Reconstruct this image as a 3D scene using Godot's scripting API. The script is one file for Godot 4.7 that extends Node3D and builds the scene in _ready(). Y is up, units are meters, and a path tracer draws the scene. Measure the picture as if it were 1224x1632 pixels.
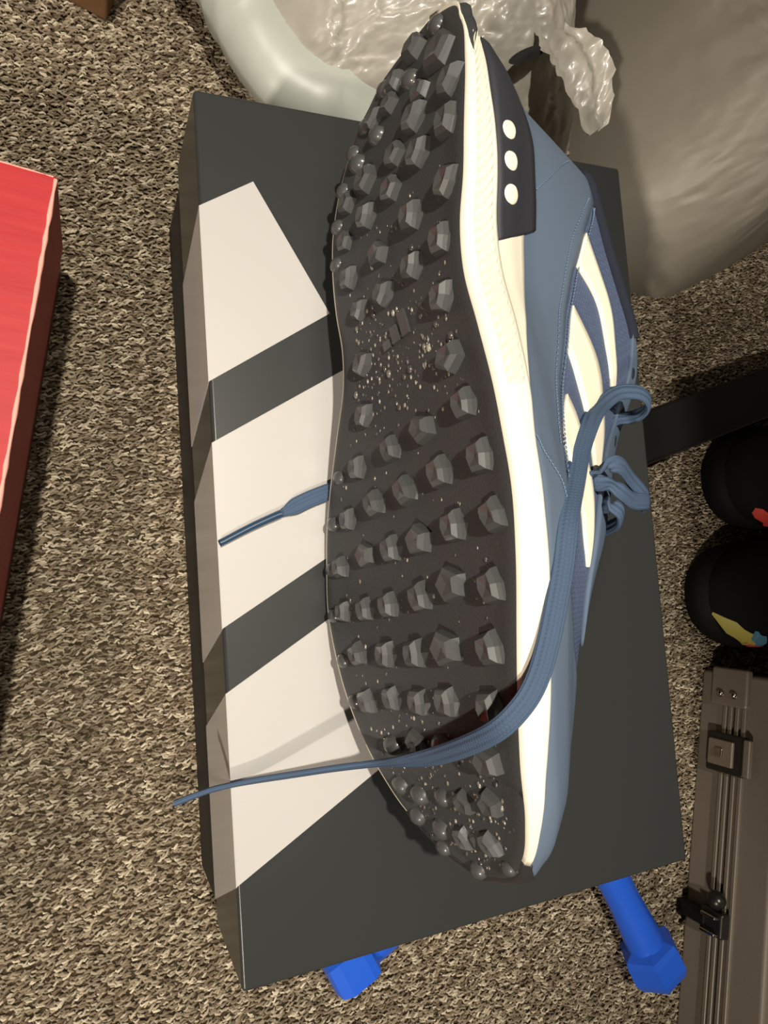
extends Node3D

var M := {}
var rng := RandomNumberGenerator.new()
var used := {}

# ------------------------------------------------------------------ naming and tagging
func numbered(called: String) -> String:
	if not used.has(called):
		used[called] = 0
		return called
	used[called] += 1
	return "%s_%03d" % [called, used[called]]

func tag(o: Node, label: String, category: String, group := "") -> Node:
	o.set_meta("label", label)
	o.set_meta("category", category)
	if group != "":
		o.set_meta("group", group)
	return o

func thing(called: String, label: String, category: String, at := Transform3D(), group := "") -> Node3D:
	var o := Node3D.new()
	o.name = numbered(called)
	add_child(o)
	o.transform = at
	tag(o, label, category, group)
	return o

func part(called: String, mesh: Mesh, m: Material, parent: Node, at := Transform3D()) -> MeshInstance3D:
	var o := MeshInstance3D.new()
	o.name = called
	o.mesh = mesh
	o.material_override = m
	o.transform = at
	parent.add_child(o, true)
	return o

func struct(called: String, mesh: Mesh, m: Material, at := Transform3D()) -> MeshInstance3D:
	var o := part(called, mesh, m, self, at)
	o.set_meta("kind", "structure")
	return o

func place(p: Vector3, yaw := 0.0) -> Transform3D:
	return Transform3D(Basis(Vector3.UP, yaw), p)

# ------------------------------------------------------------------ materials
func mat(c: Color, rough: float, spec := 0.5, metal := 0.0) -> StandardMaterial3D:
	var m := StandardMaterial3D.new()
	m.albedo_color = c
	m.roughness = rough
	m.metallic_specular = spec
	m.metallic = metal
	return m

func c8(r: int, g: int, b: int) -> Color:
	return Color(r / 255.0, g / 255.0, b / 255.0)

func bumps(f: Callable, n: int, strength: float) -> ImageTexture:
	var im := Image.create(n, n, false, Image.FORMAT_RGBA8)
	for y in n:
		for x in n:
			var v: float = clampf(f.call(float(x) / n, float(y) / n), 0, 1)
			im.set_pixel(x, y, Color(v, v, v))
	im.bump_map_to_normal_map(strength)
	return ImageTexture.create_from_image(im)

func add_bump(m: StandardMaterial3D, t: Texture2D, scale: float, tri := 0.0) -> StandardMaterial3D:
	m.normal_enabled = true
	m.normal_texture = t
	m.normal_scale = scale
	if tri > 0:
		m.uv1_triplanar = true
		m.uv1_scale = Vector3.ONE * tri
	return m

func noise_normal(freq: float, strength: float, sd: int) -> NoiseTexture2D:
	var n := FastNoiseLite.new()
	n.seed = sd
	n.frequency = freq
	n.fractal_octaves = 3
	var t := NoiseTexture2D.new()
	t.width = 256
	t.height = 256
	t.seamless = true
	t.noise = n
	t.as_normal_map = true
	t.bump_strength = strength
	return t

func noise_color(freq: float, a: Color, b: Color, sd: int, octaves := 4) -> NoiseTexture2D:
	var n := FastNoiseLite.new()
	n.seed = sd
	n.frequency = freq
	n.fractal_octaves = octaves
	var g := Gradient.new()
	g.set_color(0, a)
	g.set_color(1, b)
	var t := NoiseTexture2D.new()
	t.width = 512
	t.height = 512
	t.seamless = true
	t.noise = n
	t.color_ramp = g
	return t

func make_materials() -> void:
	M.lid_black = mat(c8(45, 47, 47), 0.26, 0.32)
	M.body_black = mat(c8(34, 33, 33), 0.6, 0.35)
	M.print_white = mat(c8(168, 166, 164), 0.26, 0.4)
	M.rubber = add_bump(mat(c8(55, 57, 58), 0.46, 0.3), noise_normal(0.06, 4.0, 5), 0.35, 60.0)
	M.stud = add_bump(mat(c8(64, 66, 66), 0.4, 0.4), noise_normal(0.06, 4.0, 5), 0.35, 70.0)
	M.stud.clearcoat_enabled = true
	M.stud.clearcoat = 0.45
	M.stud.clearcoat_roughness = 0.12
	M.lip = mat(c8(44, 42, 44), 0.45)
	M.midsole = mat(c8(220, 215, 198), 0.55, 0.4)
	M.midsole_tex = mat(c8(214, 208, 190), 0.55, 0.4)
	M.synthetic = add_bump(mat(c8(86, 100, 118), 0.5, 0.45), noise_normal(0.1, 2.0, 7), 0.15, 60.0)
	var weave := bumps(func(x, y): return 0.5 + 0.25 * sin(TAU * x * 16) + 0.25 * sin(TAU * (y * 16 + 0.5 * floor(x * 16))), 256, 5.0)
	M.mesh_fabric = add_bump(mat(c8(78, 90, 116), 0.8, 0.25), weave, 0.9, 40.0)
	M.stripe = mat(c8(238, 232, 210), 0.5, 0.45)
	M.heel_patch = mat(c8(44, 45, 52), 0.6, 0.4)
	M.eyestay = add_bump(mat(c8(80, 95, 114), 0.7, 0.35), noise_normal(0.2, 3.0, 8), 0.3, 60.0)
	M.lining = mat(c8(38, 42, 52), 0.9, 0.2)
	var braid := bumps(func(x, y): return 0.5 + 0.36 * sin(TAU * x * 10) + 0.10 * sin(TAU * (y * 12 + 0.5 * floor(x * 20))), 256, 6.0)
	M.lace = add_bump(mat(c8(64, 81, 104), 0.75, 0.3), braid, 0.8)
	M.lace.uv1_scale = Vector3(1, 22, 1)
	M.lace_short = M.lace.duplicate()
	M.lace_short.uv1_scale = Vector3(1, 4, 1)
	M.aglet = mat(c8(40, 62, 86), 0.12, 0.7)
	M.stitch = mat(c8(96, 120, 146), 0.8)
	var red := mat(Color.WHITE, 0.5, 0.3)
	red.albedo_texture = noise_color(0.01, c8(152, 34, 38), c8(164, 42, 44), 11)
	red.uv1_triplanar = true
	red.uv1_scale = Vector3(2, 2, 20)
	M.red = add_bump(red, noise_normal(0.05, 2.0, 12), 0.12)
	M.worn = mat(c8(214, 150, 138), 0.8)
	M.red_side = mat(c8(92, 36, 36), 0.5)
	M.blue_vinyl = mat(c8(32, 80, 184), 0.3, 0.5)
	M.case_grey = add_bump(mat(c8(112, 105, 95), 0.45, 0.4, 0.1), noise_normal(0.05, 2.0, 13), 0.1, 8.0)
	M.case_frame = mat(c8(118, 110, 99), 0.36, 0.5, 0.35)
	M.chrome = mat(c8(170, 165, 155), 0.18, 0.5, 1.0)
	M.dark_metal = mat(c8(52, 50, 48), 0.3, 0.5, 0.7)
	M.case_top = mat(c8(70, 48, 34), 0.7)
	M.bar = mat(c8(15, 14, 13), 0.55, 0.3)
	M.sneaker = mat(c8(12, 11, 11), 0.8, 0.2)
	M.sneaker_sole = mat(c8(15, 14, 14), 0.7, 0.2)
	M.cardboard = add_bump(mat(c8(122, 94, 66), 0.85, 0.2), noise_normal(0.04, 2.0, 14), 0.2, 8.0)
	M.tint = {"red": mat(c8(165, 48, 38), 0.6), "yellow": mat(c8(136, 130, 58), 0.6), "blue": mat(c8(56, 96, 120), 0.6)}
	var film := mat(c8(166, 162, 153), 0.4, 0.5)
	film.backlight_enabled = true
	film.backlight = c8(110, 107, 100)
	film.clearcoat_enabled = true
	film.clearcoat = 0.3
	film.clearcoat_roughness = 0.15
	M.film = film
	M.film_pale = mat(c8(162, 167, 160), 0.42, 0.5)
	M.film_grey = mat(c8(140, 135, 124), 0.5, 0.5)
	M.hole = mat(c8(20, 19, 20), 0.9)
	M.shade_desk = mat(c8(62, 48, 38), 0.6, 0.3)
	M.room = mat(c8(214, 204, 188), 0.9)
	M.ceiling = mat(c8(222, 214, 200), 0.9)
	var base := mat(Color.WHITE, 0.95, 0.1)
	base.albedo_texture = noise_color(0.08, c8(30, 25, 19), c8(84, 72, 56), 21)
	base.uv1_triplanar = true
	base.uv1_world_triplanar = true
	base.uv1_scale = Vector3.ONE * 3.0
	M.carpet = base
	var pile := mat(Color.WHITE, 0.9, 0.15)
	pile.vertex_color_use_as_albedo = true
	M.pile = pile

# ------------------------------------------------------------------ mesh helpers
func grid(rows: Array, flip := false) -> ArrayMesh:
	var st := SurfaceTool.new()
	st.begin(Mesh.PRIMITIVE_TRIANGLES)
	add_grid(st, rows, flip, 0)
	st.generate_normals()
	st.generate_tangents()
	return st.commit()

func add_grid(st: SurfaceTool, rows: Array, flip: bool, start: int) -> int:
	var n := rows.size()
	var m: int = rows[0].size()
	for i in n:
		for j in m:
			st.set_uv(Vector2(float(j) / (m - 1), float(i) / (n - 1)))
			st.add_vertex(rows[i][j])
	for i in n - 1:
		for j in m - 1:
			var a := start + i * m + j
			var b := a + 1
			var c := a + m
			var d := c + 1
			for k in ([a, c, b, b, c, d] if flip else [a, b, c, b, d, c]):
				st.add_index(k)
	return start + n * m

func rbox(size: Vector3, r: float) -> ArrayMesh:
	var h := size * 0.5
	var v := PackedVector3Array()
	var nn := PackedVector3Array()
	var uv := PackedVector2Array()
	var ix := PackedInt32Array()
	for axis in 3:
		for s in [-1.0, 1.0]:
			var a := (axis + 1) % 3
			var b := (axis + 2) % 3
			var ca := [-h[a], -h[a] + r * 0.3, -h[a] + r, h[a] - r, h[a] - r * 0.3, h[a]]
			var cb := [-h[b], -h[b] + r * 0.3, -h[b] + r, h[b] - r, h[b] - r * 0.3, h[b]]
			var o := v.size()
			for i in 6:
				for j in 6:
					var p := Vector3()
					p[axis] = s * h[axis]
					p[a] = ca[i]
					p[b] = cb[j]
					var q := p.clamp(-h + Vector3.ONE * r, h - Vector3.ONE * r)
					var d := (p - q).normalized()
					v.append(q + d * r)
					nn.append(d)
					uv.append(Vector2(i / 5.0, j / 5.0))
			for i in 5:
				for j in 5:
					var k := o + i * 6 + j
					if s > 0:
						ix.append_array([k, k + 1, k + 6, k + 1, k + 7, k + 6])
					else:
						ix.append_array([k, k + 6, k + 1, k + 1, k + 6, k + 7])
	var arr := []
	arr.resize(Mesh.ARRAY_MAX)
	arr[Mesh.ARRAY_VERTEX] = v
	arr[Mesh.ARRAY_NORMAL] = nn
	arr[Mesh.ARRAY_TEX_UV] = uv
	arr[Mesh.ARRAY_INDEX] = ix
	var m := ArrayMesh.new()
	m.add_surface_from_arrays(Mesh.PRIMITIVE_TRIANGLES, arr)
	return m

# flat-shaded loops joined bottom to top, capped at both ends
func stacked(loops: Array, flat := true) -> ArrayMesh:
	var st := SurfaceTool.new()
	st.begin(Mesh.PRIMITIVE_TRIANGLES)
	st.set_smooth_group(-1 if flat else 0)
	var n: int = loops[0].size()
	for k in loops.size() - 1:
		for i in n:
			var j := (i + 1) % n
			for p in [loops[k][i], loops[k + 1][i], loops[k][j], loops[k][j], loops[k + 1][i], loops[k + 1][j]]:
				st.add_vertex(p)
	for e in [0, loops.size() - 1]:
		var c := Vector3()
		for p in loops[e]:
			c += p / n
		for i in n:
			var j := (i + 1) % n
			st.set_smooth_group(-1)
			for p in ([loops[e][i], loops[e][j], c] if e == 0 else [loops[e][j], loops[e][i], c]):
				st.add_vertex(p)
	st.generate_normals()
	return st.commit()

func smooth_path(pts: Array, n: int) -> Array:
	var c := Curve3D.new()
	for i in pts.size():
		var a: Vector3 = pts[max(i - 1, 0)]
		var b: Vector3 = pts[min(i + 1, pts.size() - 1)]
		var t := (b - a) / 6.0
		c.add_point(pts[i], -t, t)
	var out := []
	var l := c.get_baked_length()
	for i in n + 1:
		out.append(c.sample_baked(l * i / n, true))
	return out

# a flat braided ribbon: width along `side`, rounded section
func ribbon(path: Array, up: Callable, width: Callable, thick: float) -> ArrayMesh:
	var rows := []
	var n := path.size()
	for i in n:
		var t: Vector3 = (path[min(i + 1, n - 1)] - path[max(i - 1, 0)]).normalized()
		var u: Vector3 = up.call(float(i) / (n - 1))
		var s := t.cross(u).normalized()
		u = s.cross(t).normalized()
		var w: float = width.call(float(i) / (n - 1)) * 0.5
		var row := []
		for k in 17:
			var a := TAU * k / 16.0
			var ca := cos(a)
			var sa := sin(a)
			row.append(path[i] + s * w * signf(ca) * pow(absf(ca), 0.7) + u * thick * 0.5 * signf(sa) * pow(absf(sa), 0.8))
		rows.append(row)
	return grid(rows)

func tube(path: Array, radius: Callable, sides := 10) -> ArrayMesh:
	var rows := []
	var n := path.size()
	for i in n:
		var t: Vector3 = (path[min(i + 1, n - 1)] - path[max(i - 1, 0)]).normalized()
		var u := Vector3.UP if absf(t.y) < 0.9 else Vector3.RIGHT
		var s := t.cross(u).normalized()
		u = s.cross(t)
		var row := []
		for k in sides + 1:
			var a := TAU * k / sides
			row.append(path[i] + (s * cos(a) + u * sin(a)) * radius.call(float(i) / (n - 1)))
		rows.append(row)
	return grid(rows)

# ------------------------------------------------------------------ curve tables
func herm(tab: Array, x: float) -> PackedFloat32Array:
	var n := tab.size()
	var dim: int = tab[0].size() - 1
	x = clampf(x, tab[0][0], tab[n - 1][0])
	var i := 0
	while i < n - 2 and x > tab[i + 1][0]:
		i += 1
	var h: float = tab[i + 1][0] - tab[i][0]
	var q = (x - tab[i][0]) / h
	var out := PackedFloat32Array()
	for k in dim:
		var d: float = (tab[i + 1][k + 1] - tab[i][k + 1]) / h
		var m0 := d
		var m1 := d
		if i > 0:
			var hp: float = tab[i][0] - tab[i - 1][0]
			var dp: float = (tab[i][k + 1] - tab[i - 1][k + 1]) / hp
			m0 = (dp * h + d * hp) / (h + hp)
		if i < n - 2:
			var hn: float = tab[i + 2][0] - tab[i + 1][0]
			var dn: float = (tab[i + 2][k + 1] - tab[i + 1][k + 1]) / hn
			m1 = (d * hn + dn * h) / (h + hn)
		out.append((2 * q * q * q - 3 * q * q + 1) * tab[i][k + 1] + (q * q * q - 2 * q * q + q) * h * m0 + (-2 * q * q * q + 3 * q * q) * tab[i + 1][k + 1] + (q * q * q - q * q) * h * m1)
	return out

func lerp_list(l: Array, q: float) -> Vector2:
	var x := q * (l.size() - 1)
	var i := mini(int(x), l.size() - 2)
	# smooth interpolation through the points
	var p0: Vector2 = l[max(i - 1, 0)]
	var p3: Vector2 = l[min(i + 2, l.size() - 1)]
	return (l[i] as Vector2).cubic_interpolate(l[i + 1], p0, p3, x - i)

# ------------------------------------------------------------------ the shoe's shape (metres; u heel to toe, v across, w away from the ground side)
const MEDIAL := [[-.197, .062], [-.193, .073], [-.18, .084], [-.16, .0905], [-.14, .0925], [-.12, .0915], [-.105, .089], [-.09, .0895], [-.07, .095], [-.05, .1005], [-.035, .1035], [-.02, .106], [0.0, .1065], [.02, .1055], [.04, .104], [.06, .1], [.078, .095], [.093, .086], [.103, .074], [.108, .058]]
const LATERAL := [[-.197, .062], [-.193, .045], [-.18, .027], [-.16, .017], [-.14, .0125], [-.12, .0105], [-.1, .0125], [-.083, .0165], [-.07, .0165], [-.05, .0105], [-.03, .0045], [-.01, .0005], [0.0, 0.0], [.02, .0005], [.035, .005], [.05, .009], [.065, .0135], [.08, .0195], [.095, .03], [.104, .044], [.108, .058]]
const TOP := [[-.197, -.158, .0535, .078], [-.193, -.157, .058, .078], [-.18, -.154, .067, .0775], [-.16, -.149, .0755, .079], [-.14, -.136, .078, .081], [-.12, -.119, .078, .087], [-.105, -.105, .077, .0945], [-.09, -.09, .076, .1015], [-.075, -.075, .075, .103], [-.05, -.05, .072, .094], [-.03, -.03, .068, .085], [-.01, -.01, .063, .072], [.01, .01, .058, .062], [.03, .028, .054, .056], [.06, .052, .0535, .050], [.08, .066, .0535, .044], [.093, .072, .0535, .040], [.103, .074, .0535, .037], [.108, .075, .0535, .036]]
const FLARE := [[0.0, 0.0], [.004, .003], [.009, .0045], [.018, .0035], [.026, .001], [.034, 0.0], [.2, 0.0]]
const MIDSOLE := [[-.197, .01], [-.185, .05], [-.1595, .07], [-.1485, .08], [-.1345, .10], [-.1155, .108], [-.0985, .112], [-.08, .115], [-.066, .112], [-.0525, .104], [-.031, .086], [-.0145, .093], [.003, .116], [.0205, .132], [.0375, .142], [.0555, .128], [.0745, .09], [.0875, .07], [.1, .05]]

var shoe_at: Transform3D

func spring(u: float) -> float:
	var r := 0.0
	if u > .03:
		r += .020 * pow((u - .03) / .07, 1.8)
	if u < -.13:
		r += .011 * pow((-.13 - u) / .06, 1.6)
	return r

func flare(w: float) -> float:
	for i in FLARE.size() - 1:
		if w <= FLARE[i + 1][0]:
			return lerpf(FLARE[i][1], FLARE[i + 1][1], clampf((w - FLARE[i][0]) / (FLARE[i + 1][0] - FLARE[i][0]), 0, 1))
	return 0.0

# a point of the upper's skin; side +1 is the wall that faces up, -1 the one lying on the lid
func skin(t: float, s: float, off := 0.0, side := 1) -> Vector3:
	s = clampf(s, 0.0, 1.0)
	var b := Vector2(t, herm(MEDIAL if side > 0 else LATERAL, t)[0])
	var tp := herm(TOP, t)
	var tv := tp[1] if side > 0 else 2 * .0535 - tp[1]
	var w0 := spring(t)
	var w := w0 + s * (tp[2] - w0)
	var k := smoothstep(-.06, 0.0, t)
	var pe := .72 + .98 * smoothstep(-.18, -.135, t)
	var ne := 2.3 - .35 * smoothstep(.06, .1, t)
	var a := (1 - k) * pow(s, pe) + k * (1 - pow(maxf(0.0, 1 - pow(s, ne)), 1 / ne))
	var h := Vector2(tp[0], tv) - b
	var n := h / maxf(h.length(), 1e-6)
	var p := b + h * a - n * (flare(w - w0) * (1.0 if side > 0 else .15) * smoothstep(-.2, -.165, t) + off)
	var r := Vector3(p.x, p.y, -w)
	if side < 0:                                     # the lower wall is pressed flat against the lid
		var y := (shoe_at * r).y
		if y < .1232:
			r += shoe_at.basis.inverse() * Vector3(0, .1232 - y, 0)
	return r

# an overlay of some thickness between two edges given in (t, s) along the skin
func overlay(ea: Array, eb: Array, n: int, m: int, off: float, thick: float, side := 1) -> ArrayMesh:
	var rows := []
	for i in n + 1:
		var a := lerp_list(ea, float(i) / n)
		var b := lerp_list(eb, float(i) / n)
		var row := []
		for j in m + 1:
			var p := a.lerp(b, float(j) / m)
			row.append(skin(p.x, p.y, off, side))
		row.push_front(skin(a.x, a.y, off - thick, side))
		row.push_back(skin(b.x, b.y, off - thick, side))
		rows.append(row)
	var first := []
	var last := []
	for j in rows[0].size():
		var q := clampf(float(j - 1) / m, 0, 1)
		var p := lerp_list(ea, 0).lerp(lerp_list(eb, 0), q)
		first.append(skin(p.x, p.y, off - thick, side))
		p = lerp_list(ea, 1).lerp(lerp_list(eb, 1), q)
		last.append(skin(p.x, p.y, off - thick, side))
	rows.push_front(first)
	rows.push_back(last)
	return grid(rows, side > 0)

func band(t0: float, t1: float, n: int, s0: Callable, s1: Callable, m: int, off: float, thick: float, side := 1) -> ArrayMesh:
	var a := []
	var b := []
	for i in n + 1:
		var t := lerpf(t0, t1, float(i) / n)
		a.append(Vector2(t, s0.call(t)))
		b.append(Vector2(t, s1.call(t)))
	return overlay(a, b, n, m, off, thick, side)

func sole_point(u: float, v: float, out: float) -> Vector3:
	return Vector3(u, v, -spring(u) + out)

# ------------------------------------------------------------------ scene
func _ready() -> void:
	rng.seed = 20240611
	var cam := Camera3D.new()
	cam.name = "camera"
	add_child(cam)
	cam.fov = rad_to_deg(2 * atan(816.0 / 1131.0))
	cam.near = 0.01
	cam.transform = Transform3D(Basis(Vector3(.92184, .38100, .07100), Vector3(.03866, .09189, -.99502), Vector3(-.38563, .92000, .06998)).orthonormalized(), Vector3(-.15457, .39770, .02032))
	cam.current = true
	var env := Environment.new()
	env.background_mode = Environment.BG_COLOR
	env.background_color = Color(0.02, 0.02, 0.02)
	env.tonemap_mode = Environment.TONE_MAPPER_LINEAR
	env.tonemap_exposure = 1.0
	env.sdfgi_enabled = true
	env.ssao_enabled = true
	env.ssil_enabled = true
	var we := WorldEnvironment.new()
	we.name = "world_environment"
	we.environment = env
	add_child(we)
	make_materials()
	lamps()
	room()
	shoe_box()
	shoe()
	red_box()
	plastic_bags()
	black_bar()
	sneakers()
	tool_case()
	dumbbells()
	cardboard_box()
	shade_desk()

func lamps() -> void:
	var spot_at := Vector3(-.29, 2.24, -.31)
	var glow := mat(c8(255, 240, 214), 0.5)
	glow.emission_enabled = true
	glow.emission = c8(255, 236, 200)
	glow.emission_energy_multiplier = 3.0
	var t := thing("ceiling_lamp", "small round ceiling downlight glowing warm white over the floor", "lamp", place(spot_at))
	var ring := []
	for k in 3:
		var loop := []
		for i in 24:
			loop.append(Vector3(cos(TAU * i / 24) * [.05, .06, .06][k], [-.02, -.015, .055][k], sin(TAU * i / 24) * [.05, .06, .06][k]))
		ring.append(loop)
	part("housing", stacked(ring, false), M.ceiling, t)
	var bulb := SphereMesh.new()
	bulb.radius = .035
	bulb.height = .07
	bulb.radial_segments = 20
	bulb.rings = 10
	part("bulb", bulb, glow, t, place(Vector3(0, -.03, 0)))
	var spot := SpotLight3D.new()
	spot.name = "ceiling_lamp_light"
	add_child(spot)
	spot.look_at_from_position(spot_at + Vector3(0, -.03, 0), Vector3(-.15, 0, .05), Vector3.FORWARD)
	spot.light_color = c8(255, 245, 229)
	spot.light_energy = 6.6
	spot.spot_range = 6.0
	spot.spot_angle = 15.5
	spot.spot_attenuation = 2.0
	spot.light_size = .035
	spot.shadow_enabled = true
	# fill lamp added out of view to brighten the box's left face
	var wl := Vector3(-.93, 1.05, .78)
	var wt := thing("fill_lamp", "small fill lamp with a round warm bulb, added out of view", "lamp", place(wl))
	part("bracket", rbox(Vector3(.07, .02, .05), .004), M.ceiling, wt, place(Vector3(-.035, -.06, 0)))
	part("bulb", bulb, glow, wt)
	part("socket", rbox(Vector3(.03, .04, .03), .006), M.ceiling, wt, place(Vector3(0, -.05, 0)))
	var ol := SpotLight3D.new()
	ol.name = "fill_lamp_light"
	add_child(ol)
	ol.look_at_from_position(wl, Vector3(-.12, .1, .04), Vector3.UP)
	ol.light_color = c8(255, 240, 222)
	ol.light_energy = 2.0
	ol.spot_range = 6.0
	ol.spot_angle = 24.0
	ol.spot_attenuation = 2.0
	ol.light_size = .035
	ol.shadow_enabled = true
	# long ceiling panel
	var at := Vector3(.22, 2.285, -.1)
	var pm := mat(c8(255, 246, 230), 0.5)
	pm.emission_enabled = true
	pm.emission = c8(255, 240, 214)
	pm.emission_energy_multiplier = 1.0
	var p := thing("ceiling_panel_lamp", "long rectangular ceiling light panel in a white frame", "lamp", place(at))
	part("frame", rbox(Vector3(.51, .02, 1.74), .004), M.ceiling, p, place(Vector3(0, .006, 0)))
	part("diffuser", rbox(Vector3(.47, .008, 1.7), .002), pm, p, place(Vector3(0, -.007, 0)))
	var al := AreaLight3D.new()
	al.name = "ceiling_panel_light"
	add_child(al)
	al.area_size = Vector2(.47, 1.7)
	al.transform = Transform3D(Basis(Vector3.RIGHT, -PI / 2), at + Vector3(0, -.02, 0))
	al.light_color = c8(255, 246, 232)
	al.light_energy = .55
	al.shadow_enabled = true

func room() -> void:
	var w := 3.4
	struct("floor", rbox(Vector3(w, .1, w), .002), M.carpet, place(Vector3(0, -.05, 0)))
	struct("ceiling", rbox(Vector3(w, .1, w), .002), M.ceiling, place(Vector3(0, 2.35, 0)))
	for d in [["left", Vector3(-1.05, 1.15, 0), Vector3(.1, 2.3, w)], ["right", Vector3(1.7, 1.15, 0), Vector3(.1, 2.3, w)], ["back", Vector3(0, 1.15, -1.7), Vector3(w, 2.3, .1)], ["front", Vector3(0, 1.15, 1.7), Vector3(w, 2.3, .1)]]:
		struct("wall_" + d[0], rbox(d[2], .002), M.room, place(d[1]))
	# carpet pile: short twisted yarn tufts
	var path := []
	for i in 4:
		var a := PI * i / 3.0
		path.append(Vector3(-cos(a) * .0016, sin(a) * .0009 - .0003, sin(a * 2) * .0004))
	var yarn := tube(path, func(q): return .00058 * (0.75 + 0.5 * sin(PI * q)), 5)
	var tr := []
	var cols := []
	var pal := [c8(178, 168, 148), c8(158, 147, 127), c8(134, 123, 105), c8(116, 104, 87), c8(98, 86, 71), c8(126, 115, 97)]
	var clump := FastNoiseLite.new()
	clump.seed = 5
	clump.frequency = 120.0
	var x := -.36
	while x < .60:
		var z := -.58
		while z < .55:
			var p := Vector3(x + rng.randf_range(-.0012, .0012), rng.randf_range(0.0, .0012), z + rng.randf_range(-.001, .001))
			var inside_box := absf(p.x) < .1 and absf(p.z) < .165
			if not inside_box:
				var b := Basis(Vector3.UP, rng.randf_range(-.6, .6)) * Basis(Vector3.RIGHT, rng.randf_range(-.7, .7)) * Basis(Vector3.BACK, rng.randf_range(-.4, .4))
				b = b.scaled(Vector3.ONE * rng.randf_range(.8, 1.25))
				tr.append(Transform3D(b, p))
				var k: int = clampi(int((0.5 + 0.75 * clump.get_noise_2d(p.x * 0.8, p.z * 1.4) + rng.randf_range(-.34, .34)) * 6.0), 0, 5)
				cols.append(pal[k].srgb_to_linear() * rng.randf_range(.74, 1.08))
			z += .0015
		x += .0024
	var mm := MultiMesh.new()
	mm.transform_format = MultiMesh.TRANSFORM_3D
	mm.use_colors = true
	mm.mesh = yarn
	mm.instance_count = tr.size()
	for i in tr.size():
		mm.set_instance_transform(i, tr[i])
		mm.set_instance_color(i, cols[i])
	var o := MultiMeshInstance3D.new()
	o.name = "carpet_pile"
	o.multimesh = mm
	o.material_override = M.pile
	o.set_meta("kind", "stuff")
	get_node("floor").add_child(o)
	o.position = Vector3(0, .05, 0)

func poly_print(pts: Array, thick: Vector3) -> ArrayMesh:
	var lo := []
	var hi := []
	for p in pts:
		lo.append(p)
		hi.append(p + thick)
	return stacked([lo, hi])

func shoe_box() -> void:
	var t := thing("shoe_box", "black shoe box with slanted white bars printed on its lid, under the shoe", "shoe box")
	part("body", rbox(Vector3(.213, .1, .345), .0015), M.body_black, t, place(Vector3(0, .053, 0)))
	var lid := part("lid", rbox(Vector3(.217, .0575, .351), .0016), M.lid_black, t, place(Vector3(0, .0915, 0)))
	var inv := Vector3(0, -.0915, 0)
	var tops := [
		[Vector2(-.1088, -.1263), Vector2(-.0862, -.1396), Vector2(-.0567, -.0859), Vector2(-.1088, -.0548)],
		[Vector2(-.1088, -.0306), Vector2(-.0445, -.066), Vector2(-.0154, -.0108), Vector2(-.1088, .0415)],
		[Vector2(-.1088, .0660), Vector2(-.0054, .0074), Vector2(.0256, .064), Vector2(-.1088, .1373)]]
	var sides := [
		[Vector2(-.1263, .1206), Vector2(-.0548, .1206), Vector2(-.0392, .0632), Vector2(-.1165, .0632)],
		[Vector2(-.0306, .1206), Vector2(.0415, .1206), Vector2(.060, .0632), Vector2(-.0134, .0632)],
		[Vector2(.0660, .1206), Vector2(.1373, .1206), Vector2(.164, .0632), Vector2(.0885, .0632)]]
	for i in 3:
		var a := []
		for q in tops[i]:
			a.append(Vector3(q.x, .1202, q.y) + inv)
		part("white_bar_print", poly_print(a, Vector3(0, .0003, 0)), M.print_white, lid).set_meta("label", "white slanted bar on the lid's top")
		var b := []
		for q in sides[i]:
			b.append(Vector3(-.1085, q.y, q.x) + inv)
		b.reverse()
		part("white_bar_print", poly_print(b, Vector3(-.0003, 0, 0)), M.print_white, lid).set_meta("label", "white bar folded over the lid's side")

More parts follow.
